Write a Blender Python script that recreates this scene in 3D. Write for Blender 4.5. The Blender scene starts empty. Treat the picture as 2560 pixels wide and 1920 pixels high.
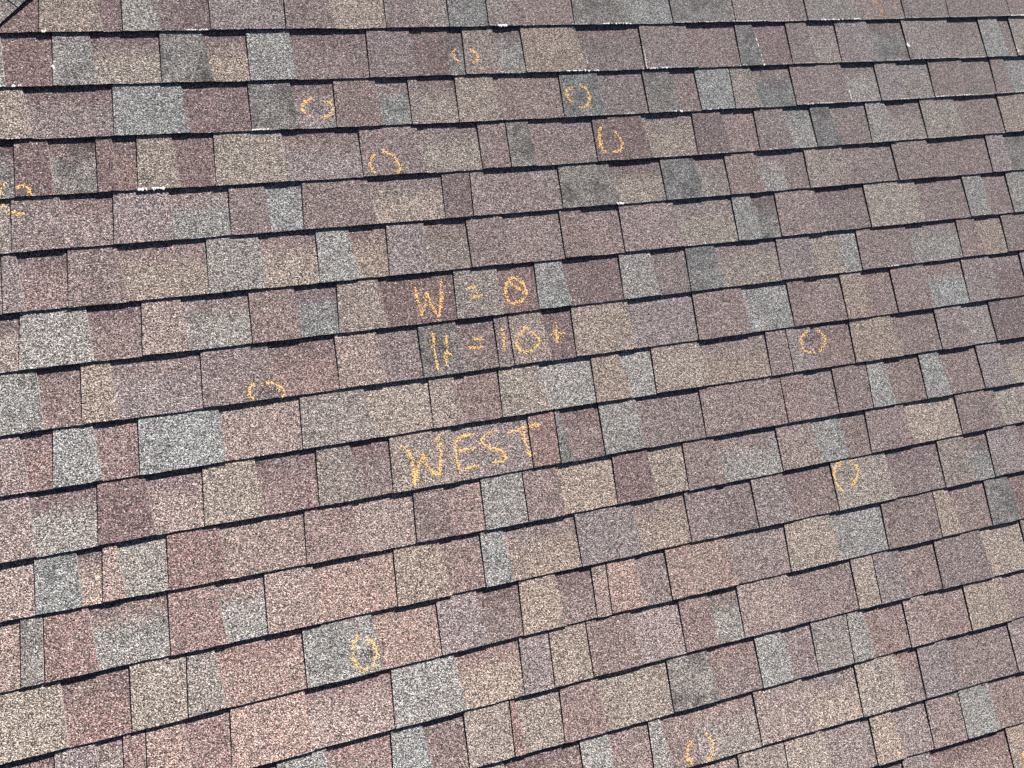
import bpy, bmesh, math, random
from mathutils import Vector, Matrix
from mathutils.bvhtree import BVHTree

random.seed(7)
sc = bpy.context.scene
COL = sc.collection
PITCH = math.radians(24.0)
BASE = Vector((0.0, 0.0, 4.2))
# roof frame: x along the eave, y up the slope, z out of the roof
ROOF = Matrix.Translation(BASE) @ Matrix.Rotation(PITCH, 4, 'X')

# ------------------------------------------------------------------ camera
cam_data = bpy.data.cameras.new('camera')
cam = bpy.data.objects.new('camera', cam_data)
COL.objects.link(cam)
sc.camera = cam
cam_data.sensor_fit = 'HORIZONTAL'
cam_data.sensor_width = 36.0
cam_data.lens = 36.0 * 1950.0 / 2560.0
cam_data.clip_start = 0.02
cam_data.clip_end = 500.0
CX = Vector((0.953492, -0.174274, 0.245931))      # camera right in the roof frame
CY = Vector((-0.137472, -0.977542, -0.159728))    # camera down
CZ = Vector((0.268244, 0.118491, -0.956036))      # camera forward
CP = Vector((-0.57281, -0.25303, 2.04153 + 0.006))
m = Matrix(((CX.x, -CY.x, -CZ.x, CP.x), (CX.y, -CY.y, -CZ.y, CP.y), (CX.z, -CY.z, -CZ.z, CP.z), (0, 0, 0, 1)))
cam.matrix_world = ROOF @ m

# ------------------------------------------------------------------ sun and sky
SUN_LOCAL = Vector((1.15, 1.5, 1.0)).normalized()          # towards the sun, roof frame
SUN = (ROOF.to_3x3() @ SUN_LOCAL).normalized()
sun_data = bpy.data.lights.new('sun', 'SUN')
sun_data.energy = 5.0
sun_data.angle = math.radians(0.5)
sun_data.color = (1.0, 0.965, 0.925)
sun = bpy.data.objects.new('sun', sun_data)
COL.objects.link(sun)
sun.rotation_euler = SUN.to_track_quat('Z', 'Y').to_euler()
sun.location = (4, 6, 12)
world = bpy.data.worlds.new('World')
sc.world = world
world.use_nodes = True
wn = world.node_tree.nodes
wl = world.node_tree.links
bg = wn.get('Background') or wn.new('ShaderNodeBackground')
sky = wn.new('ShaderNodeTexSky')
sky.sky_type = 'NISHITA'
sky.sun_disc = False
sky.sun_elevation = math.asin(SUN.z)
sky.air_density = 0.4
sky.dust_density = 0.3
sky.ozone_density = 0.4
sky.sun_rotation = math.atan2(SUN.x, SUN.y)
wl.new(sky.outputs[0], bg.inputs[0])
bg.inputs[1].default_value = 0.05
sc.view_settings.view_transform = 'Standard'
sc.view_settings.look = 'None'
sc.view_settings.exposure = 1.47
sc.view_settings.gamma = 1.0
sc.view_settings.use_curve_mapping = False

# ------------------------------------------------------------------ materials
TINT = {'G': (.288, .276, .264), 'H': (.218, .206, .198), 'T': (.318, .258, .218), 'W': (.282, .236, .214),
        'B': (.244, .180, .171), 'P': (.188, .126, .127), 'R': (.250, .168, .158), 'M': (.268, .212, .206),
        'N': (.312, .232, .208)}
TINT_K = 0.78


def new_mat(name):
    mt = bpy.data.materials.new(name)
    mt.use_nodes = True
    nt = mt.node_tree
    return mt, nt, nt.nodes, nt.links, nt.nodes['Principled BSDF']


def granule_material():
    """mineral granules pressed in asphalt: tint and printed band come from the piece, grain from cells"""
    mt, nt, N, L, bsdf = new_mat('mineral_granules')

    def node(kind, **kw):
        n = N.new(kind)
        for k, v in kw.items():
            setattr(n, k, v)
        return n

    def math_(op, a, b=None, clamp=False):
        n = node('ShaderNodeMath', operation=op, use_clamp=clamp)
        for i, s in enumerate((a, b)):
            if s is None:
                continue
            if isinstance(s, (int, float)):
                n.inputs[i].default_value = s
            else:
                L.new(s, n.inputs[i])
        return n.outputs[0]

    def mix(f, a, b, blend='MIX'):
        n = node('ShaderNodeMix', data_type='RGBA', blend_type=blend)
        for i, s in ((0, f), (6, a), (7, b)):
            if isinstance(s, (int, float)):
                n.inputs[i].default_value = s
            elif isinstance(s, tuple):
                n.inputs[i].default_value = (*s, 1)
            else:
                L.new(s, n.inputs[i])
        return n.outputs[2]

    def maprange(s, a, b, c, d):
        n = node('ShaderNodeMapRange', clamp=True)
        L.new(s, n.inputs[0])
        for i, v in enumerate((a, b, c, d)):
            n.inputs[i + 1].default_value = v
        return n.outputs[0]

    geo = node('ShaderNodeNewGeometry')
    pos = geo.outputs['Position']
    tint = node('ShaderNodeAttribute', attribute_name='tint').outputs['Color']
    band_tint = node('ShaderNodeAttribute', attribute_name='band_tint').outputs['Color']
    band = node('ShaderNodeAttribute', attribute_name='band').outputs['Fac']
    # slow drift of the blend inside one shingle
    drift = node('ShaderNodeTexNoise', noise_dimensions='3D')
    L.new(pos, drift.inputs['Vector'])
    drift.inputs['Scale'].default_value = 16.0
    drift.inputs['Detail'].default_value = 3.0
    drift.inputs['Roughness'].default_value = 0.6
    patch = node('ShaderNodeTexNoise', noise_dimensions='3D')
    L.new(pos, patch.inputs['Vector'])
    patch.inputs['Scale'].default_value = 38.0
    patch.inputs['Detail'].default_value = 3.0
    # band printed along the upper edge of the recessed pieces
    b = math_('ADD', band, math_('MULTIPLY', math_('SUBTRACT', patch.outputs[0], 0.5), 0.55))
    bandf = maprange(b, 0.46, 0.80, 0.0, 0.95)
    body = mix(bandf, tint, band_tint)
    tanf = maprange(drift.outputs[0], 0.52, 0.72, 0.0, 0.24)
    body = mix(tanf, body, tuple(c * TINT_K for c in TINT['T']))
    redf = maprange(patch.outputs[0], 0.56, 0.75, 0.0, 0.30)
    body = mix(redf, body, tuple(c * TINT_K for c in TINT['B']))
    mid = node('ShaderNodeTexNoise', noise_dimensions='3D')
    L.new(pos, mid.inputs['Vector'])
    mid.inputs['Scale'].default_value = 75.0
    mid.inputs['Detail'].default_value = 2.0
    # granules
    warp = node('ShaderNodeTexNoise', noise_dimensions='3D')
    L.new(pos, warp.inputs['Vector'])
    warp.inputs['Scale'].default_value = 180.0
    vec = node('ShaderNodeMix', data_type='VECTOR')
    vec.inputs[0].default_value = 0.004
    L.new(pos, vec.inputs[4])
    L.new(warp.outputs['Color'], vec.inputs[5])
    cell = node('ShaderNodeTexVoronoi', feature='F1', voronoi_dimensions='3D')
    L.new(vec.outputs[1], cell.inputs['Vector'])
    cell.inputs['Scale'].default_value = 400.0
    sep = node('ShaderNodeSeparateColor')
    L.new(cell.outputs['Color'], sep.inputs[0])
    grain = node('ShaderNodeTexNoise', noise_dimensions='3D')
    L.new(pos, grain.inputs['Vector'])
    grain.inputs['Scale'].default_value = 440.0
    grain.inputs['Detail'].default_value = 2.0
    grain.inputs['Roughness'].default_value = 0.65
    g1 = maprange(sep.outputs[0], 0.0, 1.0, 0.18, 1.82)
    g2 = maprange(grain.outputs[0], 0.41, 0.59, 0.0, 2.25)
    val = math_('MULTIPLY', g1, g2)
    gv = node('ShaderNodeCombineColor')
    for i in range(3):
        L.new(val, gv.inputs[i])
    colr = mix(1.0, body, gv.outputs[0], 'MULTIPLY')
    # single granules of other colours, and a few painted as bright glints
    stray = maprange(sep.outputs[1], 0.86, 0.90, 0.0, 0.55)
    colr = mix(stray, colr, (0.36, 0.30, 0.25))
    dark = maprange(sep.outputs[2], 0.84, 0.88, 0.0, 0.75)
    colr = mix(dark, colr, (0.030, 0.024, 0.026))
    glint = maprange(sep.outputs[1], 0.02, 0.05, 0.8, 0.0)
    colr = mix(glint, colr, (0.66, 0.61, 0.56))
    # weather stains: rare dark blotches broken up by the grain
    stain = node('ShaderNodeTexNoise', noise_dimensions='3D')
    L.new(pos, stain.inputs['Vector'])
    stain.inputs['Scale'].default_value = 7.5
    stain.inputs['Detail'].default_value = 6.0
    stain.inputs['Roughness'].default_value = 0.7
    sf = maprange(stain.outputs[0], 0.60, 0.74, 0.0, 0.65)
    colr = mix(sf, colr, mix(1.0, colr, (0.42, 0.43, 0.45), 'MULTIPLY'))
    soil = node('ShaderNodeAttribute', attribute_name='soil').outputs['Fac']
    smut = node('ShaderNodeTexNoise', noise_dimensions='3D')
    L.new(pos, smut.inputs['Vector'])
    smut.inputs['Scale'].default_value = 17.0
    smut.inputs['Detail'].default_value = 5.0
    smut.inputs['Roughness'].default_value = 0.65
    sm = math_('MULTIPLY', maprange(smut.outputs[0], 0.46, 0.66, 0.0, 0.85), soil)
    colr = mix(sm, colr, mix(1.0, colr, (0.34, 0.345, 0.35), 'MULTIPLY'))
    mott = maprange(mid.outputs[0], 0.3, 0.7, 0.90, 1.10)
    mv = node('ShaderNodeCombineColor')
    for i in range(3):
        L.new(mott, mv.inputs[i])
    colr = mix(1.0, colr, mv.outputs[0], 'MULTIPLY')
    L.new(colr, bsdf.inputs['Base Color'])
    bsdf.inputs['Roughness'].default_value = 0.82
    bsdf.inputs['Specular IOR Level'].default_value = 0.3
    bsdf.inputs['Diffuse Roughness'].default_value = 1.0
    h = math_('ADD', math_('MULTIPLY', grain.outputs[0], 1.2), math_('MULTIPLY', cell.outputs['Distance'], -0.5))
    bump = node('ShaderNodeBump')
    bump.inputs['Strength'].default_value = 1.0
    bump.inputs['Distance'].default_value = 0.0030
    L.new(h, bump.inputs['Height'])
    L.new(bump.outputs[0], bsdf.inputs['Normal'])
    return mt


def plain_material(name, c, rough=0.9, var=0.3, scale=120.0, spec=0.2):
    mt, nt, N, L, bsdf = new_mat(name)
    geo = N.new('ShaderNodeNewGeometry')
    nz = N.new('ShaderNodeTexNoise')
    nz.inputs['Scale'].default_value = scale
    nz.inputs['Detail'].default_value = 4.0
    L.new(geo.outputs['Position'], nz.inputs['Vector'])
    rp = N.new('ShaderNodeValToRGB')
    rp.color_ramp.elements[0].position = 0.3
    rp.color_ramp.elements[1].position = 0.7
    rp.color_ramp.elements[0].color = (*[x * (1 - var) for x in c], 1)
    rp.color_ramp.elements[1].color = (*[min(1, x * (1 + var)) for x in c], 1)
    L.new(nz.outputs[0], rp.inputs[0])
    L.new(rp.outputs[0], bsdf.inputs['Base Color'])
    bsdf.inputs['Roughness'].default_value = rough
    bsdf.inputs['Specular IOR Level'].default_value = spec
    return mt


M_GRAN = granule_material()
M_EDGE = plain_material('asphalt_cut_edge', (0.024, 0.019, 0.018), 0.85, 0.5, 300.0)
M_FELT = plain_material('black_underlay', (0.02, 0.02, 0.022), 0.95)
M_CHALK = plain_material('orange_chalk', (0.66, 0.395, 0.13), 1.0, 0.3, 500.0, 0.05)
M_DUST = plain_material('pale_chalk_dust', (0.58, 0.37, 0.17), 1.0, 0.2, 500.0, 0.05)
M_RUST = plain_material('rust_orange_chalk', (0.62, 0.27, 0.09), 1.0, 0.25, 400.0, 0.05)
M_CUT_SUNLIT = plain_material('cut_side_painted_sunlit', (0.26, 0.24, 0.23), 0.9, 0.75, 240.0)  # pale filler with sunlight painted in, for right-hand sides only
M_WHITE = plain_material('pale_filler_and_glints', (0.50, 0.49, 0.48), 0.8, 0.12, 300.0)  # bare filler, also the colour of the painted edge glints
M_BRUISE = plain_material('bared_asphalt', (0.045, 0.036, 0.034), 0.9, 0.4, 300.0)
M_GRASS = plain_material('lawn', (0.06, 0.085, 0.03), 1.0, 0.5, 3.0)

ROWS = [
 ((1.0567, -0.0002, 0.0023), '-1261DP -1062RT -913DP -866RG -773DP -650RM -456RB -320DT -180RB -72DW 4RH 121RW 198DB 392RH 573DG 726RH 948RW 1071DM 1158DB 1223RW 1428DB 1618RB 1806RB 2082RB'),
 ((0.9075, -0.0033, 0.0027), '-1245RG -1149DP -1043RG -940DT/P -788RH -662DT/P -568RG -446DB/P -249RB -111DP -16DH/P 27RW 133DG/P 211RT 405DB/P 597RB 781DB 934RH 1017DP 1126RB 1222DW/B 1316RM 1461DH/P 1594RM 1801DW/B 1928RG 2025DB 2068RT'),
 ((0.7642, -0.0044, 0.0045), '-1256RT -1104DM/P -917RG -736DP -582RH -458DM/P -360RB -234DG/B -152RW -113DT/P -17RT 107DB 302RH 444DB 578RH 686DB 759RG 879RW 975DH/B 1105RB 1318DG/B 1437RM 1541DW 1658RB 1820DB 1929RB 2012DG'),
 ((0.6196, -0.0022, 0.0031), '-1268DH/P -1152RP -1066DH/P -969RP -921DR/P -877RT -774DP -690RT -503DM/P -310RB -133DT/B 27RB 111RH 190DB 380RP 562DT/B 713RP 835DB 933RB 1061DG/H 1147RH 1237DB 1359RG 1461DW/P 1586RT 1747DB 1921RT'),
 ((0.4840, -0.0007, 0.0017), '-1279DW -1172RB -1054DM/P -947RM -805DG/B -670RB -570DG -487RB -295DT/B -105RP -25RM 38DB 244RH 424DT/P 577RH 706DW/B 797RB 916DG/B 1003DB 1084RW 1242DB 1428RB 1593DB 1822RM 1912DH'),
 ((0.3366, -0.0006, 0.0012), '-1291DW -1204RM -1157DR/P -1064RB -930DT/R -742RG -600DT/R -467RG -363DT/R -283RM -162DW/B -54RB 68DM 222RB 305DB 409RM 600DT/B 789RG 871DH/P 941RM 1102DB/P 1278RT 1492DB 1682RG 1771DB 1867RG'),
 ((0.1965, 0.0001, 0.0025), '-1302DW/P -1183RG -1021DB/P -913RN -805DG/B -654RB -532DG/P -437RW -309DP -120RW 21DP 116RG 215DP 376RG 494DB 594RH 709DT/B 908RM 1047DT 1141DG 1206RB 1417DG/B 1608RB 1704DT 1799RB'),
 ((0.0498, -0.0000, 0.0002), '-1314RG -1142DB/P -1062RT -982DM/B -790RB -614DR/P -457RN -338DB -237RH -119DB/P -26RB 16RW 125DP 200RT 389DM 586RB 765DG 916RB 994DB 1111RT 1201DB 1303RB 1448DG/B 1588RM'),
 ((-0.0872, 0.0010, -0.0013), '-1325RM -1185DR/P -1138RG -1032DR -950RG -753DN -569RW -389DT -233RW -149DB -42RT 95DG 233RT 340DG 419RT 588DT/B 800RB 877RM 972DB/P 1102RT 1279DB 1435RM 1556DW 1659RP'),
 ((-0.2352, 0.0016, -0.0011), '-1337RM -1187DG/P -1057RP -930DN/P -822RT -680DR/P -550RW -444DB/P -363RW -178DM 19RR 97RH 132DB/P 230RG 356DB 546RB 820RB 914DM 1004RB 1127RG 1214DB 1333RG 1429DB 1564RM'),
 ((-0.3733, -0.0001, 0.0042), '-1401DN -1199RG -1101DT/P -1060RN -1010DG -917RR -785DN -600RB -462DN -324RB -222DB -140RG -22RB 88DT 238RP 358DT 458RB 580DG/B 770RN 907DG 1005DB 1084RB 1244DT 1432RB 1604DT'),
 ((-0.5170, 0.0013, 0.0003), '-1412DN -1242RH -1195RR -1082DG/B -930RR -803DG/B -711RN -582DN -396RT -256DB -165RG -86DT/B 104RM 288DT/B 435RB 554DB 653RM 777DB/P 928RT 1135DB/P 1321RW 1440DG/B 1517RM'),
 ((-0.6574, 0.0045, -0.0041), '-1424RT -1160DR/P -1029RT -910RW -824DN/R -639RG -457DN -305RM -181DB/P -88RT 32DB/P 120RN 162RN 264DB 344RN 552DM 725RT 897DG 1066RB 1264RT 1340DB 1461RH 1572DP'),
 ((-0.8025, 0.0024, -0.0052), '-1310DR/P -1198RM -1105DW/B -1060RR -1013RN -912DR -830RN -644DN/R -448RG -265DT/R -112RM -31RT 79RB 222DM 354RR 455DG/B 537RN 715DB 920RT 997RM 1109DB 1223RB 1418DT'),
 ((-0.9441, -0.0022, 0.0000), '-921DR/P -739RG -614DB/R -472RG -370DB -283RW -165RR -130DT -29RB 100DT 285RH 425DB/R 561RG 664DB 743RW 863RG 938DB 1066RM 1157DB 1292RT 1453DB'),
 ((-1.0855, -0.0114, 0.0000), '-296RW -191DB/P 4RG 98DB 197RG 250DB 334DW/B 522RN 699DT/B 855RT 1017DB/R 1076RM 1202DB 1423RM'),
 ((-1.2136, -0.0220, 0.0000), '125RM 317DB 437RW 582RT 722DM 867RT 962DM 1064RB 1185RG 1308DB'),
 ((-1.3550, -0.0220, 0.0000), '318RB 468DM 678RB 794DP 941RM 1054DB/P 1321RT'),
]
CHALK_MARKS = [
 ('small broken orange chalk circle straddling a black joint, highest circle in the photo', [[(0.0169, 0.9981), (0.0033, 0.9846), (-0.0005, 0.9689), (0.0043, 0.957), (0.0162, 0.9499)], [(0.0564, 0.9852), (0.0676, 0.973), (0.0697, 0.9591), (0.0631, 0.9474), (0.0511, 0.9438)]]),
 ('round orange chalk circle touching the right side of a charcoal shingle, upper left', [[(-0.4129, 0.8563), (-0.4351, 0.8469), (-0.446, 0.8291), (-0.4385, 0.8104), (-0.4262, 0.8025)], [(-0.3876, 0.8486), (-0.3702, 0.8397), (-0.3644, 0.8254), (-0.3751, 0.8055), (-0.3983, 0.7974)]]),
 ('orange chalk circle on the dark grey shingle in the third course, right of centre', [[(0.347, 0.8558), (0.3268, 0.8497), (0.3202, 0.8326), (0.3299, 0.814), (0.337, 0.8089)], [(0.3679, 0.8631), (0.3878, 0.8501), (0.3943, 0.8255), (0.3794, 0.7977), (0.3576, 0.7906)]]),
 ('tall oval orange chalk mark on a plum shingle, directly below the mark on dark grey', [[(0.4131, 0.7274), (0.3981, 0.7021), (0.3981, 0.668), (0.4082, 0.6434)], [(0.4501, 0.7113), (0.4644, 0.6903), (0.4647, 0.662), (0.4492, 0.6469), (0.4322, 0.6447)]]),
 ('arch shaped orange chalk mark whose open bottom meets the shingle edge, in the fourth course', [[(-0.272, 0.6829), (-0.2865, 0.6624), (-0.2876, 0.6441), (-0.2815, 0.6272)], [(-0.2487, 0.6933), (-0.2267, 0.6771), (-0.211, 0.6538), (-0.209, 0.6333), (-0.2197, 0.6211)]]),
 ('bright orange chalk circle crossing two courses at the left edge of the photo', [[(-1.1731, 0.666), (-1.1825, 0.652), (-1.1866, 0.6297)], [(-1.1511, 0.6507), (-1.1329, 0.6549), (-1.1203, 0.6409), (-1.1199, 0.6294)], [(-1.1852, 0.6136), (-1.1735, 0.5981), (-1.1608, 0.588), (-1.1419, 0.5849)]]),
 ('orange chalk mark open at the top like a letter U, right of the H writing', [[(0.9572, 0.0321), (0.9342, 0.017), (0.9252, -0.0038), (0.9316, -0.0285), (0.9616, -0.0392)], [(0.9984, 0.0283), (1.0119, 0.0093), (1.0107, -0.0127), (0.9847, -0.0382)]]),
 ('orange chalk arch with rubbed scratches inside it, left of the H writing', [[(-0.6662, 0.0946), (-0.6764, 0.082), (-0.6796, 0.0662), (-0.6711, 0.0497)], [(-0.6436, 0.0914), (-0.6222, 0.0891), (-0.6049, 0.0794), (-0.5972, 0.0625), (-0.6035, 0.048)]]),
 ('narrow oval orange chalk mark beside a black joint on a tan shingle at the right', [[(0.972, -0.3753), (0.9464, -0.3945), (0.9364, -0.4262), (0.9494, -0.4597)], [(1.0062, -0.381), (1.0194, -0.4), (1.017, -0.4266), (0.9891, -0.4533)]]),
 ('orange chalk oval closed at its bottom on a grey shingle, lower left of centre', [[(-0.5048, -0.5675), (-0.52, -0.5894), (-0.5238, -0.6152), (-0.5154, -0.6385), (-0.4916, -0.6525)], [(-0.4852, -0.5745), (-0.4685, -0.5982), (-0.4672, -0.6254), (-0.4819, -0.6499)]]),
 ('two orange chalk brackets straddling a brown and a grey shingle near the bottom edge', [[(0.3215, -1.0276), (0.3019, -1.0438), (0.2982, -1.0658), (0.3171, -1.0907)], [(0.3664, -1.0215), (0.376, -1.0471), (0.3695, -1.0755), (0.3547, -1.0872)]]),
 ('thin rusty orange chalk streak at the top edge of the photo', [[(1.5148, 1.1489), (1.5161, 1.1253), (1.5233, 1.104), (1.5368, 1.0732)]]),
 ('orange chalk stroke on the shingle in the bottom right corner of the photo', [[(1.3611, -1.3263), (1.3656, -1.3467), (1.3542, -1.3661)]]),
]
CHALK_WRITING = [
 ('orange chalk writing reading W = 0 in the upper of the three lines', [
  ('letter', 'W', [[(-0.2214, 0.2937), (-0.2188, 0.2561), (-0.2162, 0.2187)], [(-0.2162, 0.2187), (-0.2006, 0.2505), (-0.1906, 0.2814)], [(-0.1906, 0.2814), (-0.1852, 0.2487), (-0.1712, 0.2063)], [(-0.1712, 0.2063), (-0.1569, 0.2562), (-0.1478, 0.3108)]]),
  ('equals_sign', '=', [[(-0.0767, 0.2815), (-0.0495, 0.2822)], [(-0.0711, 0.252), (-0.0415, 0.2559)]]),
  ('digit', '0', [[(0.0559, 0.2985), (0.0362, 0.2821), (0.0276, 0.2611), (0.0292, 0.2335), (0.0459, 0.2235), (0.0728, 0.2286), (0.0892, 0.2525), (0.0803, 0.2793), (0.0577, 0.2983)], [(0.0397, 0.291), (0.0615, 0.2684), (0.0856, 0.2473)]]),
 ]),
 ('orange chalk writing reading H = 10 + in the middle line', [
  ('letter', 'H', [[(-0.1932, 0.1683), (-0.1978, 0.1198), (-0.1978, 0.0674)], [(-0.1601, 0.1572), (-0.1637, 0.1153), (-0.1717, 0.0779)], [(-0.1737, 0.1079), (-0.1513, 0.1014)]]),
  ('equals_sign', '=', [[(-0.0875, 0.1367), (-0.0573, 0.1351)], [(-0.1019, 0.1155), (-0.0649, 0.1125)]]),
  ('digit', '1', [[(-0.0001, 0.1553), (-0.0022, 0.1231), (-0.0075, 0.0898)]]),
  ('digit', '0', [[(0.0651, 0.1509), (0.041, 0.1267), (0.0332, 0.1042), (0.0444, 0.0848), (0.0742, 0.0863), (0.0982, 0.105), (0.0877, 0.1281), (0.0651, 0.1509)]]),
  ('plus_sign', '+', [[(0.1582, 0.1525), (0.1493, 0.0967)], [(0.1355, 0.1233), (0.1771, 0.1225)]]),
 ]),
 ('orange chalk word WEST written across one wide shingle below the other lines', [
  ('letter', 'W', [[(-0.3161, -0.1263), (-0.3028, -0.1686), (-0.3078, -0.2242)], [(-0.3078, -0.2242), (-0.2919, -0.1837), (-0.2726, -0.1518)], [(-0.2726, -0.1518), (-0.266, -0.1797), (-0.2544, -0.2017), (-0.2388, -0.2094)], [(-0.2388, -0.2094), (-0.2268, -0.1542), (-0.2235, -0.1073)]]),
  ('letter', 'E', [[(-0.1808, -0.1294), (-0.1867, -0.1642), (-0.1859, -0.21)], [(-0.1808, -0.1294), (-0.1585, -0.121), (-0.1268, -0.1191)], [(-0.1767, -0.1563), (-0.1315, -0.1561)], [(-0.1664, -0.2072), (-0.1291, -0.2026)]]),
  ('letter', 'S', [[(-0.0662, -0.12), (-0.096, -0.124), (-0.1125, -0.142), (-0.0953, -0.1602), (-0.0612, -0.1771), (-0.0543, -0.1944), (-0.0711, -0.203), (-0.0888, -0.2028)]]),
  ('letter', 'T', [[(-0.0352, -0.1307), (0.0113, -0.1233), (0.0573, -0.1216)], [(0.0089, -0.1264), (0.009, -0.1649), (0.0137, -0.2039)]]),
 ]),
]
WORN = [
 ([(1.2669, 1.0627), (1.4292, 1.0643)], 5),
 ([(1.6557, 1.0647), (2.0589, 1.0645)], 2),
 ([(2.08, 1.0667), (2.1493, 1.0679)], 5),
 ([(0.9851, 1.0567), (1.0695, 1.0537)], 2),
 ([(1.0862, 1.0535), (1.1624, 1.0587)], 3),
 ([(1.1456, 0.7648), (1.2378, 0.7634)], 4),
 ([(1.2388, 0.7669), (1.3892, 0.7684)], 2),
 ([(1.5079, 0.7701), (1.5444, 0.77)], 4),
 ([(1.6562, 0.7717), (1.8039, 0.7741)], 4),
 ([(1.8036, 0.7732), (2.0526, 0.7697)], 2.5),
 ([(1.6282, 0.914), (1.731, 0.9145)], 3),
 ([(1.7304, 0.9126), (1.9136, 0.9124)], 2.5),
 ([(1.3171, 0.9122), (1.4342, 0.9134)], 2),
 ([(1.1288, 0.9069), (1.2312, 0.907)], 2),
 ([(0.3378, 0.9061), (0.4398, 0.9036)], 5),
 ([(0.6009, 0.9067), (0.683, 0.905)], 5),
 ([(0.7046, 0.9034), (0.7978, 0.9026)], 2),
 ([(0.4878, 1.0572), (0.5775, 1.0592)], 5),
 ([(0.1474, 1.0555), (0.1748, 1.0563)], 6),
 ([(0.73, 1.0578), (0.8607, 1.0581)], 3),
 ([(0.9482, 1.0573), (1.0613, 1.0574)], 3),
 ([(0.6602, 0.7622), (0.6909, 0.7633)], 5),
 ([(0.774, 0.7602), (0.7919, 0.7603)], 4),
 ([(0.4157, 0.4854), (0.4321, 0.4857)], 7),
 ([(0.3909, 0.7636), (0.4484, 0.7633)], 2),
 ([(0.1399, 1.0556), (0.1751, 1.0559)], 6),
 ([(-0.5805, 0.7684), (-0.5417, 0.7677)], 5),
 ([(-0.3078, 1.1389), (-0.3015, 1.1339)], 3),
 ([(-0.8769, 0.625), (-0.819, 0.6224)], 7),
 ([(-1.0532, 1.066), (-1.0416, 1.0665)], 6),
 ([(-1.1349, 0.9148), (-1.1124, 0.9153)], 5),
 ([(-1.1605, 0.9252), (-1.1482, 0.922)], 6),
 ([(-0.7102, 1.0594), (-0.6593, 1.06)], 4),
 ([(-0.58, 0.7705), (-0.5416, 0.767)], 4),
 ([(-1.1691, 0.7762), (-1.1304, 0.776)], 3),
 ([(1.292, 0.202), (1.3411, 0.2004)], 4),
 ([(1.3508, 0.1994), (1.4115, 0.201)], 2),
 ([(0.4197, 0.4853), (0.4321, 0.4859)], 6),
]
SCUFFS = [
 ([(1.0144, 1.0128), (1.0144, 0.9641), (1.0174, 0.9089)], 5),
 ([(1.1524, 1.096), (1.1576, 1.0588)], 3),
 ([(1.3207, 0.8095), (1.3188, 0.7692)], 4),
 ([(1.0728, 1.1351), (1.0807, 1.099)], 3),
 ([(1.5994, 0.9711), (1.6033, 0.9569)], 9),
 ([(-1.0406, 0.9689), (-1.036, 0.9567)], 8),
 ([(0.4102, 0.9621), (0.4094, 0.9333)], 3),
 ([(0.6058, 0.9697), (0.5992, 0.9089)], 3),
 ([(2.0265, 0.9445), (2.0259, 0.9152)], 5),
 ([(2.0718, 0.941), (2.0745, 0.9311)], 6),
]
BRUISES = [
 (-0.6374, 0.0683, 0.015, 110),
 (-0.4042, 0.8272, 0.012, 60),
 (0.9590, 0.0039, 0.011, 50),
 (-0.4909, -0.6120, 0.011, 40),
 (0.3588, 0.8269, 0.01, 35),
 (0.9823, -0.4106, 0.01, 35),
]

# ------------------------------------------------------------------ helpers
EXPO = 0.1425        # exposed height of a course
PLY = 0.0043         # thickness of one ply
LEAN = 0.009         # taper of a raised tab over the exposed height


def link(o):
    COL.objects.link(o)
    return o


class MB:
    """collects faces of one mesh, with the three granule attributes"""

    def __init__(self):
        self.v, self.f, self.m, self.band, self.tint, self.btint, self.soil = [], [], [], [], [], [], []

    def vert(self, p, band=0.0):
        self.v.append(tuple(p))
        self.band.append(band)
        return len(self.v) - 1

    def face(self, idx, mat=0, tint=(.1, .1, .1), btint=None, soil=0.0):
        self.soil.append(soil)
        self.f.append(tuple(idx))
        self.m.append(mat)
        self.tint.append(tint)
        self.btint.append(btint or tint)

    def build(self, name, mats, parent=None, origin=None):
        me = bpy.data.meshes.new(name)
        org = Vector(origin) if origin is not None else Vector((0, 0, 0))
        me.from_pydata([tuple(Vector(p) - org) for p in self.v], [], self.f)
        for mt in mats:
            me.materials.append(mt)
        me.polygons.foreach_set('material_index', self.m)
        a = me.attributes.new('band', 'FLOAT', 'POINT')
        a.data.foreach_set('value', self.band)
        a = me.attributes.new('soil', 'FLOAT', 'FACE')
        a.data.foreach_set('value', self.soil)
        for nm, src in (('tint', self.tint), ('band_tint', self.btint)):
            a = me.attributes.new(nm, 'FLOAT_COLOR', 'FACE')
            flat = []
            for c in src:
                flat += [c[0], c[1], c[2], 1.0]
            a.data.foreach_set('color', flat)
        me.update()
        o = link(bpy.data.objects.new(name, me))
        if parent is not None:
            o.parent = parent
        o.location = org
        return o


def butt_v(row, u):
    """height on the slope of the lower edge of a course"""
    a, b, c = row
    u = max(-1.35, min(2.3, u))
    return a + b * u + c * u * u


HIP_A = Vector((-1.149, 1.0762))
HIP_D = Vector((0.0733, 0.0738)).normalized()     # runs up to the right
HIP_N = Vector((-HIP_D.y, HIP_D.x))               # away from this slope
CAP_W = 0.15


def hip_u(v, off=CAP_W):
    """u of the ridge of the hip (or of the line off metres inside it) at height v"""
    p = HIP_A + HIP_N * off
    return p.x + (v - p.y) * HIP_D.x / HIP_D.y


def surface(kind, fr):
    """height of the top face above the roof frame at fraction fr of the exposure"""
    return 2 * PLY * (1 - fr) + (PLY * (0.5 + 0.6 * min(fr, 1.0)) if kind == 'R' else 0.0)


def tinted(ch, rnd):
    c = TINT[ch]
    k = TINT_K * (1 + rnd.uniform(-.09, .09))
    w = rnd.uniform(-.05, .05)
    return (c[0] * k * (1 + w), c[1] * k, c[2] * k * (1 - w * .6))


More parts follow.
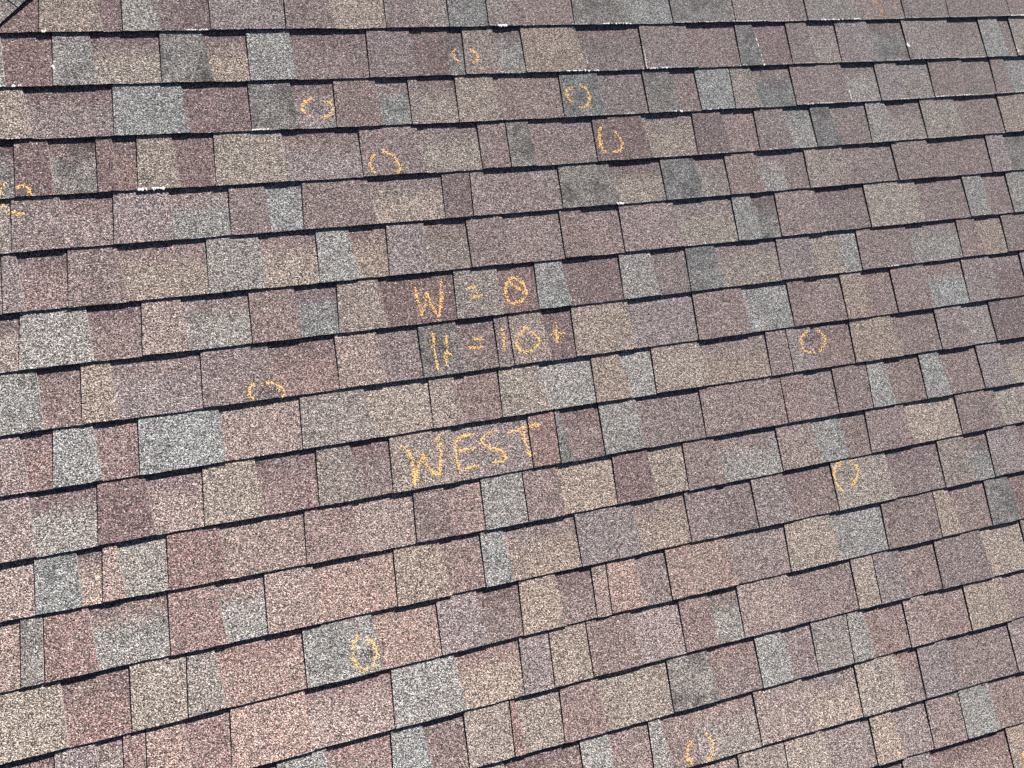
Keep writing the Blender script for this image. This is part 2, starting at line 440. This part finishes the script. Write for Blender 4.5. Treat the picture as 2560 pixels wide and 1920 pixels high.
def slab(mb, row, up, kind, ub0, ub1, ut0, ut1, ch, tp, rnd, segs=6, lift=0.0):
    """one exposed tab: lower edge ub0..ub1, upper edge (at the next butt) ut0..ut1"""
    t = tinted(ch, rnd)
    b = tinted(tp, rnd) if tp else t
    over = 1.16
    dirt = {'H': .95, 'G': rnd.choice((0, 0, .25, .6)), 'W': rnd.choice((0, .25)), 'B': rnd.choice((0, 0, .2))}.get(ch, 0.0)
    step = rnd.uniform(-.0012, .0012)
    low, top, und = [], [], []
    w = ub1 - ub0
    segs = max(3, min(9, int(round(w / 0.025))))
    for i in range(segs + 1):
        s = i / segs
        u = ub0 + w * s
        jit = rnd.uniform(-.0009, .0009) if 0 < i < segs else rnd.uniform(-.0004, .0012)
        v = butt_v(row, u) + step + jit
        zz = surface(kind, 0) + rnd.uniform(-.0003, .0003) + lift * (1 - abs(2 * s - 1) * .5)
        low.append((u, v, zz))
        und.append((u, v + rnd.uniform(0, .0008), PLY * 1.12 + lift * .9))
        uu = ut0 + (ut1 - ut0) * s
        uu = u + (uu - u) * over
        vt = v + (butt_v(up, uu) - v) * over
        top.append((uu, vt, surface(kind, over)))
    # a middle row so that the printed band has a place on the face
    mid = [tuple((Vector(low[i]) * .45 + Vector(top[i]) * .55)) for i in range(segs + 1)]
    il = [mb.vert(p, 0.0) for p in low]
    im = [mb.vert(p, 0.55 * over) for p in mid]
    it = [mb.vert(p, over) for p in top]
    iu = [mb.vert(p, 0.0) for p in und]
    k0 = mb.vert((top[0][0], top[0][1], top[0][2] - PLY))
    k1 = mb.vert((top[-1][0], top[-1][1], top[-1][2] - PLY))
    for i in range(segs):
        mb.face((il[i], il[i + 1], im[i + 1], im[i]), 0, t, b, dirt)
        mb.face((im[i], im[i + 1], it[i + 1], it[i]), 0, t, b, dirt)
        mb.face((iu[i], iu[i + 1], il[i + 1], il[i]), 1, t)
    mb.face((k0, iu[0], il[0], im[0], it[0]), 1, t)
    mb.face((iu[-1], k1, it[-1], im[-1], il[-1]), 2, t)  # sun-facing side takes the lighter, painted-sunlit edge
    mb.face((k1, iu[-1], iu[0], k0), 1, t)


# ------------------------------------------------------------------ ground
g = MB()
R_ = 400.0
gi = [g.vert(p) for p in ((-R_, -R_, 0), (R_, -R_, 0), (R_, R_, 0), (-R_, R_, 0))]
g.face(gi)
ground = g.build('ground', [M_GRASS])
ground['kind'] = 'structure'

# ------------------------------------------------------------------ roof
roof = link(bpy.data.objects.new('roof', None))
roof.matrix_world = ROOF
roof['label'] = 'roof slope of overlapping brown, tan and grey laminated asphalt shingles'
roof['category'] = 'roof'

rnd = random.Random(21)
rows = []
for co, txt in ROWS:
    ps = []
    for tok in txt.split():
        i = next(k for k, c in enumerate(tok) if c in 'RD')
        cols = tok[i + 1:].split('/')
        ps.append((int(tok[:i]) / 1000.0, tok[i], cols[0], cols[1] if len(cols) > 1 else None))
    rows.append((co, ps))


def random_run(u0, u1, first='D'):
    out, u, k = [], u0, first
    while u < u1:
        out.append((u, k, rnd.choice('GBTPMWBNTB'), rnd.choice(['P', 'B', None]) if k == 'D' else None))
        u += rnd.uniform(.06, .21)
        k = 'R' if k == 'D' else 'D'
    return out


RIGHT, LEFT = 3.4, -3.0
full = []
for i in range(5, 0, -1):                        # courses above the frame
    a = rows[0][0][0] + i * EXPO
    full.append(((a, -.001, 0.0), random_run(LEFT, RIGHT), 0))
for k, (co, ps) in enumerate(rows):
    n_left = random_run(LEFT, ps[0][0] - .05, 'R')
    n_left = [p for p in n_left if p[0] < ps[0][0] - .05]
    last = ps[-1][0] + rnd.uniform(.10, .2)
    full.append((co, n_left + ps + random_run(last, RIGHT, 'D' if ps[-1][1] == 'R' else 'R'), 1))
for i in range(1, 9):                            # courses below the frame
    a, b, c = rows[-1][0]
    full.append(((a - i * EXPO, b, c), random_run(LEFT, RIGHT), 0))

HEIGHTS = []                                     # for whatever lies on the shingles
pieces = []
C0 = CP
for k in range(1, len(full)):
    co, ps, _ = full[k]
    up = full[k - 1][0]
    edges = []
    for i, p in enumerate(ps):
        prev = ps[i - 1][1] if i else 'D'
        if p[1] == 'R':
            dt = LEAN * rnd.uniform(.6, 1.4)
        elif prev == 'R':
            dt = -LEAN * rnd.uniform(.3, 1.6)
        else:
            dt = 0.0
        edges.append((p[0], p[0] + dt))
    edges.append((RIGHT, RIGHT))
    rowrec = []
    for i, p in enumerate(ps):
        (b0, t0), (b1, t1) = edges[i], edges[i + 1]
        if p[1] == 'R' and i and ps[i - 1][1] == 'R':
            b0 += .0016
            t0 += .0016
        if p[1] == 'R' and i + 1 < len(ps) and ps[i + 1][1] == 'R':
            b1 -= .0014
            t1 -= .0014
        vb, vt = butt_v(co, b0), butt_v(up, t0)
        hb, ht = hip_u(vb), hip_u(vt)
        if b1 < hb + .03 or t1 < ht + .03:
            continue
        b0, t0 = max(b0, hb), max(t0, ht)
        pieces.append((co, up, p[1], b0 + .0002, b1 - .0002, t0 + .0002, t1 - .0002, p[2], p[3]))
        rowrec.append((b0, b1, t0, t1, p[1]))
    HEIGHTS.append((co, up, rowrec))


def project(u, v, z=0.006):
    d = Vector((u, v, z)) - C0
    zc = d.dot(CZ)
    return 1280 + 1950 * d.dot(CX) / zc, 960 + 1950 * d.dot(CY) / zc


def visible_area(pc):
    co, up, kd, b0, b1, t0, t1 = pc[:7]
    P = []
    for s in range(7):
        for r in range(5):
            fb, ft = b0 + (b1 - b0) * (s + .5) / 7, t0 + (t1 - t0) * (s + .5) / 7
            f = (r + .5) / 5
            u = fb + (ft - fb) * f
            v = butt_v(co, fb) + (butt_v(up, ft) - butt_v(co, fb)) * f
            x, y = project(u, v)
            P.append(0 <= x <= 2560 and 0 <= y <= 1920)
    x0, y0 = project(b0, butt_v(co, b0))
    x1, y1 = project(b1, butt_v(co, b1))
    x2, y2 = project(t0, butt_v(up, t0))
    return sum(P) / len(P) * abs((x1 - x0) * (y2 - y0) - (y1 - y0) * (x2 - x0))


scored = sorted(pieces, key=visible_area, reverse=True)
MATS = [M_GRAN, M_EDGE, M_CUT_SUNLIT]
ALL_V, ALL_F = [], []


def remember(mb):
    n = len(ALL_V)
    ALL_V.extend(mb.v)
    ALL_F.extend([tuple(i + n for i in f) for f in mb.f])


for pc in scored[:300]:
    mb = MB()
    lift = rnd.choice((0, 0, 0, .0006, .0012))
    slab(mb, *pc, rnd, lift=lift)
    remember(mb)
    u, v = (pc[3] + pc[4]) / 2, butt_v(pc[0], pc[3])
    mb.build('shingle', MATS, roof, (u, v, 0))
rest = MB()
for pc in scored[300:]:
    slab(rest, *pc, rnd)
remember(rest)
o = rest.build('shingle_field', MATS, roof)
o['kind'] = 'stuff'

# felt under the shingles
low_v, high_v = full[-1][0][0], full[0][0][0] + .1
mb = MB()
ids = [mb.vert(p) for p in ((hip_u(low_v), low_v, -2.4 * PLY), (RIGHT, low_v, -2.4 * PLY),
                            (RIGHT, high_v, -2.4 * PLY), (hip_u(high_v), high_v, -2.4 * PLY))]
mb.face(ids)
mb.build('underlay', [M_FELT], roof)

# ------------------------------------------------------------------ the hip at the upper left and the slope behind it
up_l = Vector((0, math.sin(PITCH), math.cos(PITCH)))           # world up in the roof frame
hip3 = Vector((HIP_D.x, HIP_D.y, 0))
mir_n = hip3.cross(up_l).normalized()
ridge0 = HIP_A + HIP_N * CAP_W
ridge3 = Vector((ridge0.x, ridge0.y, 0))


def mirror(p):
    d = Vector(p) - ridge3
    return ridge3 + d - 2 * d.dot(mir_n) * mir_n


side = MB()
for pc in pieces:
    if max(pc[3], pc[5]) < hip_u(butt_v(pc[0], pc[3])) + 1.2:
        slab(side, *pc[:7], rnd.choice('GBTPMW'), None, rnd)
side.v = [tuple(mirror(p)) for p in side.v]
side.f = [tuple(reversed(f)) for f in side.f]
o = side.build('far_slope_shingles', MATS, roof)
o['kind'] = 'stuff'

for i in range(-4, 6):
    mb = MB()
    s0 = 0.067 + i * EXPO
    t = tinted('HGHBW'[i % 5], rnd)
    z_out0, z_out1 = 4.0 * PLY, 3.5 * PLY
    secs = []
    for s, z in ((s0, z_out0), (s0 + .07, (z_out0 + z_out1) / 2 + .001), (s0 + EXPO * 1.25, z_out1)):
        base = HIP_A + HIP_D * s
        rowp = []
        for j in range(5):                       # outer edge .. ridge
            f = j / 4
            q = base + HIP_N * CAP_W * f
            e = rnd.uniform(-.001, .001) if j == 0 else 0
            rowp.append(Vector((q.x + e, q.y - e, z + (.004 if j == 4 else .002 * f))))
        rowp += [mirror(p) for p in reversed(rowp[:-1])]
        secs.append(rowp)
    tops = [[mb.vert(p) for p in r] for r in secs]
    bots = [[mb.vert(p - Vector((0, 0, 0.9 * PLY))) for p in r] for r in secs]
    n = len(tops[0])
    for a in range(2):
        for j in range(n - 1):
            mb.face((tops[a][j], tops[a + 1][j], tops[a + 1][j + 1], tops[a][j + 1])[::-1], 0, t)
        mb.face((bots[a][0], bots[a + 1][0], tops[a + 1][0], tops[a][0]), 1, t)
        mb.face((bots[a][-1], tops[a][-1], tops[a + 1][-1], bots[a + 1][-1]), 1, t)
    for j in range(n - 1):
        mb.face((bots[0][j], tops[0][j], tops[0][j + 1], bots[0][j + 1]), 1, t)
    mb.build('hip_cap', MATS, roof, secs[0][4])


# ------------------------------------------------------------------ marks lying on the shingles
TREE = BVHTree.FromPolygons(ALL_V, ALL_F)


def height(u, v):
    hit = TREE.ray_cast(Vector((u, v, .2)), Vector((0, 0, -1)), .5)
    return hit[0].z if hit[0] is not None else 0.0


def along(pts, step):
    """points every step along a smoothed polyline, with direction"""
    P = [Vector(p) for p in pts]
    dense = []
    for i in range(len(P) - 1):
        p0, p1, p2, p3 = P[max(i - 1, 0)], P[i], P[i + 1], P[min(i + 2, len(P) - 1)]
        n = max(2, int((p2 - p1).length / step))
        for k in range(n):
            t = k / n
            q = 0.5 * ((2 * p1) + (p2 - p0) * t + (2 * p0 - 5 * p1 + 4 * p2 - p3) * t * t + (3 * p1 - p0 - 3 * p2 + p3) * t ** 3)
            dense.append(q)
    dense.append(P[-1])
    return dense


def dab(mb, u, v, r, th, rn, mat=0):
    z = height(u, v) + .0002
    n = rn.randint(5, 6)
    a0 = rn.uniform(0, 6.28)
    el = rn.uniform(1.0, 1.7)
    ea = rn.uniform(0, 3.14)
    ring = []
    for k in range(n):
        a = a0 + 6.283 * k / n
        rr = r * rn.uniform(.7, 1.25)
        x, y = rr * math.cos(a) * el, rr * math.sin(a) / el
        ring.append((u + x * math.cos(ea) - y * math.sin(ea), v + x * math.sin(ea) + y * math.cos(ea)))
    # follow the tilt of the shingle
    slope = -2 * PLY / EXPO
    ids = [mb.vert((x, y, z + (y - v) * slope)) for x, y in ring]
    c = mb.vert((u, v, z + th))
    for k in range(n):
        mb.face((ids[k], ids[(k + 1) % n], c), mat)


def chalk_stroke(mb, pts, rn, width=.0105, density=1.0):
    st = .0016
    line = along(pts, st)
    L = len(line)
    wob = rn.uniform(0, 6)
    for i, q in enumerate(line):
        f = i / max(1, L - 1)
        press = .72 + .28 * math.sin(wob + f * 5.0) + .12 * math.sin(wob * 2 + f * 17)
        press *= min(1.0, .45 + 4 * min(f, 1 - f))
        if rn.random() > density * (.45 + .55 * press):
            continue
        for _ in range(2 if rn.random() < .55 * press else 1):
            off = rn.gauss(0, width * .30)
            a = rn.uniform(0, 6.28)
            dab(mb, q.x + off * math.cos(a), q.y + off * math.sin(a), rn.uniform(.0012, .0025), rn.uniform(.0006, .0013), rn, 1 if rn.random() < .18 else 0)
    for _ in range(int(L * .22)):                 # loose dust beside the stroke
        q = rn.choice(line)
        dab(mb, q.x + rn.gauss(0, width * .75), q.y + rn.gauss(0, width * .75), rn.uniform(.0007, .0014), .0005, rn, 1)


def centre(strokes):
    P = [p for s in strokes for p in s]
    u, v = sum(p[0] for p in P) / len(P), sum(p[1] for p in P) / len(P)
    return (u, v, height(u, v))


def on_roof(o, c):
    o.parent = None
    o.matrix_world = ROOF @ Matrix.Translation(Vector(c))


rn = random.Random(5)
for k, (lab, strokes) in enumerate(CHALK_MARKS):
    faint = 'streak' in lab
    bright = 'bright' in lab or 'dark grey' in lab
    mat = M_RUST if faint or 'corner' in lab else M_CHALK
    c = centre(strokes)
    meshes = []
    for s in strokes:
        mb = MB()
        chalk_stroke(mb, s, rn, .0085 if faint else .0115, .55 if faint else (1.3 if bright else 1.1))
        meshes.append(mb)
    if len(meshes) == 1:
        root = meshes[0].build('chalk_mark', [mat, M_DUST], None, c)
    else:
        root = link(bpy.data.objects.new('chalk_mark', None))
        for mb in meshes:
            o = mb.build('stroke', [mat, M_DUST], None, c)
            o.parent = root
            o.location = (0, 0, 0)
    on_roof(root, c)
    root['label'] = lab
    root['category'] = 'chalk mark'
    root['group'] = 'chalk marks on the shingles'

for lab, letters in CHALK_WRITING:
    allp = [s for _, _, ss in letters for s in ss]
    c = centre(allp)
    root = link(bpy.data.objects.new('chalk_writing', None))
    on_roof(root, c)
    root['label'] = lab
    root['category'] = 'writing'
    root['group'] = 'lines of chalk writing'
    for nm, ch, ss in letters:
        mb = MB()
        for s in ss:
            chalk_stroke(mb, s, rn, .0125 if 'WEST' in lab else .0110, 1.2 if 'WEST' in lab else .95)
        o = mb.build(nm, [M_CHALK, M_DUST], None, c)
        o.parent = root
        o.location = (0, 0, 0)

# bruises rubbed inside some of the circles
for (u, v, s, n) in BRUISES:
    mb = MB()
    for _ in range(n):
        dab(mb, u + rn.gauss(0, s), v + rn.gauss(0, s * .7), rn.uniform(.0009, .0022), .0003, rn)
    mb.build('bruise', [M_BRUISE], roof, (u, v, height(u, v)))


def flake_strip(mb, pts, w, rn, edge):
    """bare pale patches: a broken row of thin flakes"""
    line = along(pts, .004)
    for i, q in enumerate(line):
        if rn.random() < .38:
            continue
        u = q.x + rn.uniform(-.001, .001)
        v = q.y + rn.uniform(-.0006, .0010)
        dab(mb, u, v, w * rn.uniform(.45, .75), .0005, rn)


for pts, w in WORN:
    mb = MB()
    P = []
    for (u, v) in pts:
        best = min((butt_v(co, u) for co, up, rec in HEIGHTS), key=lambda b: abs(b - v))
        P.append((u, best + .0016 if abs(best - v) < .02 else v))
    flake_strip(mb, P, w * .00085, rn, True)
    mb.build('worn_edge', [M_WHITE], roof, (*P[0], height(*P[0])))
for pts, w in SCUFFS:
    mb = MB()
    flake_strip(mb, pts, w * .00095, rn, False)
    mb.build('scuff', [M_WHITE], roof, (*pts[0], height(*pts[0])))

# fine pale flecks painting the glint of granules along the upper laps
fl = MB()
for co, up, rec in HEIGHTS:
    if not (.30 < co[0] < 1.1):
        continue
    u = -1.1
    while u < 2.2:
        glint_odds = max(0.05, min(1.0, (u + .2) / 1.6)) * (1.0 if co[0] > .55 else .45)
        if rn.random() < glint_odds:
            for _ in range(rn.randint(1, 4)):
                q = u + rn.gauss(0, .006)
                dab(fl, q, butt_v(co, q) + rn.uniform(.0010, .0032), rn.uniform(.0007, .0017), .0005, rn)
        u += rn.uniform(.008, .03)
o = fl.build('edge_glints', [M_WHITE], roof)
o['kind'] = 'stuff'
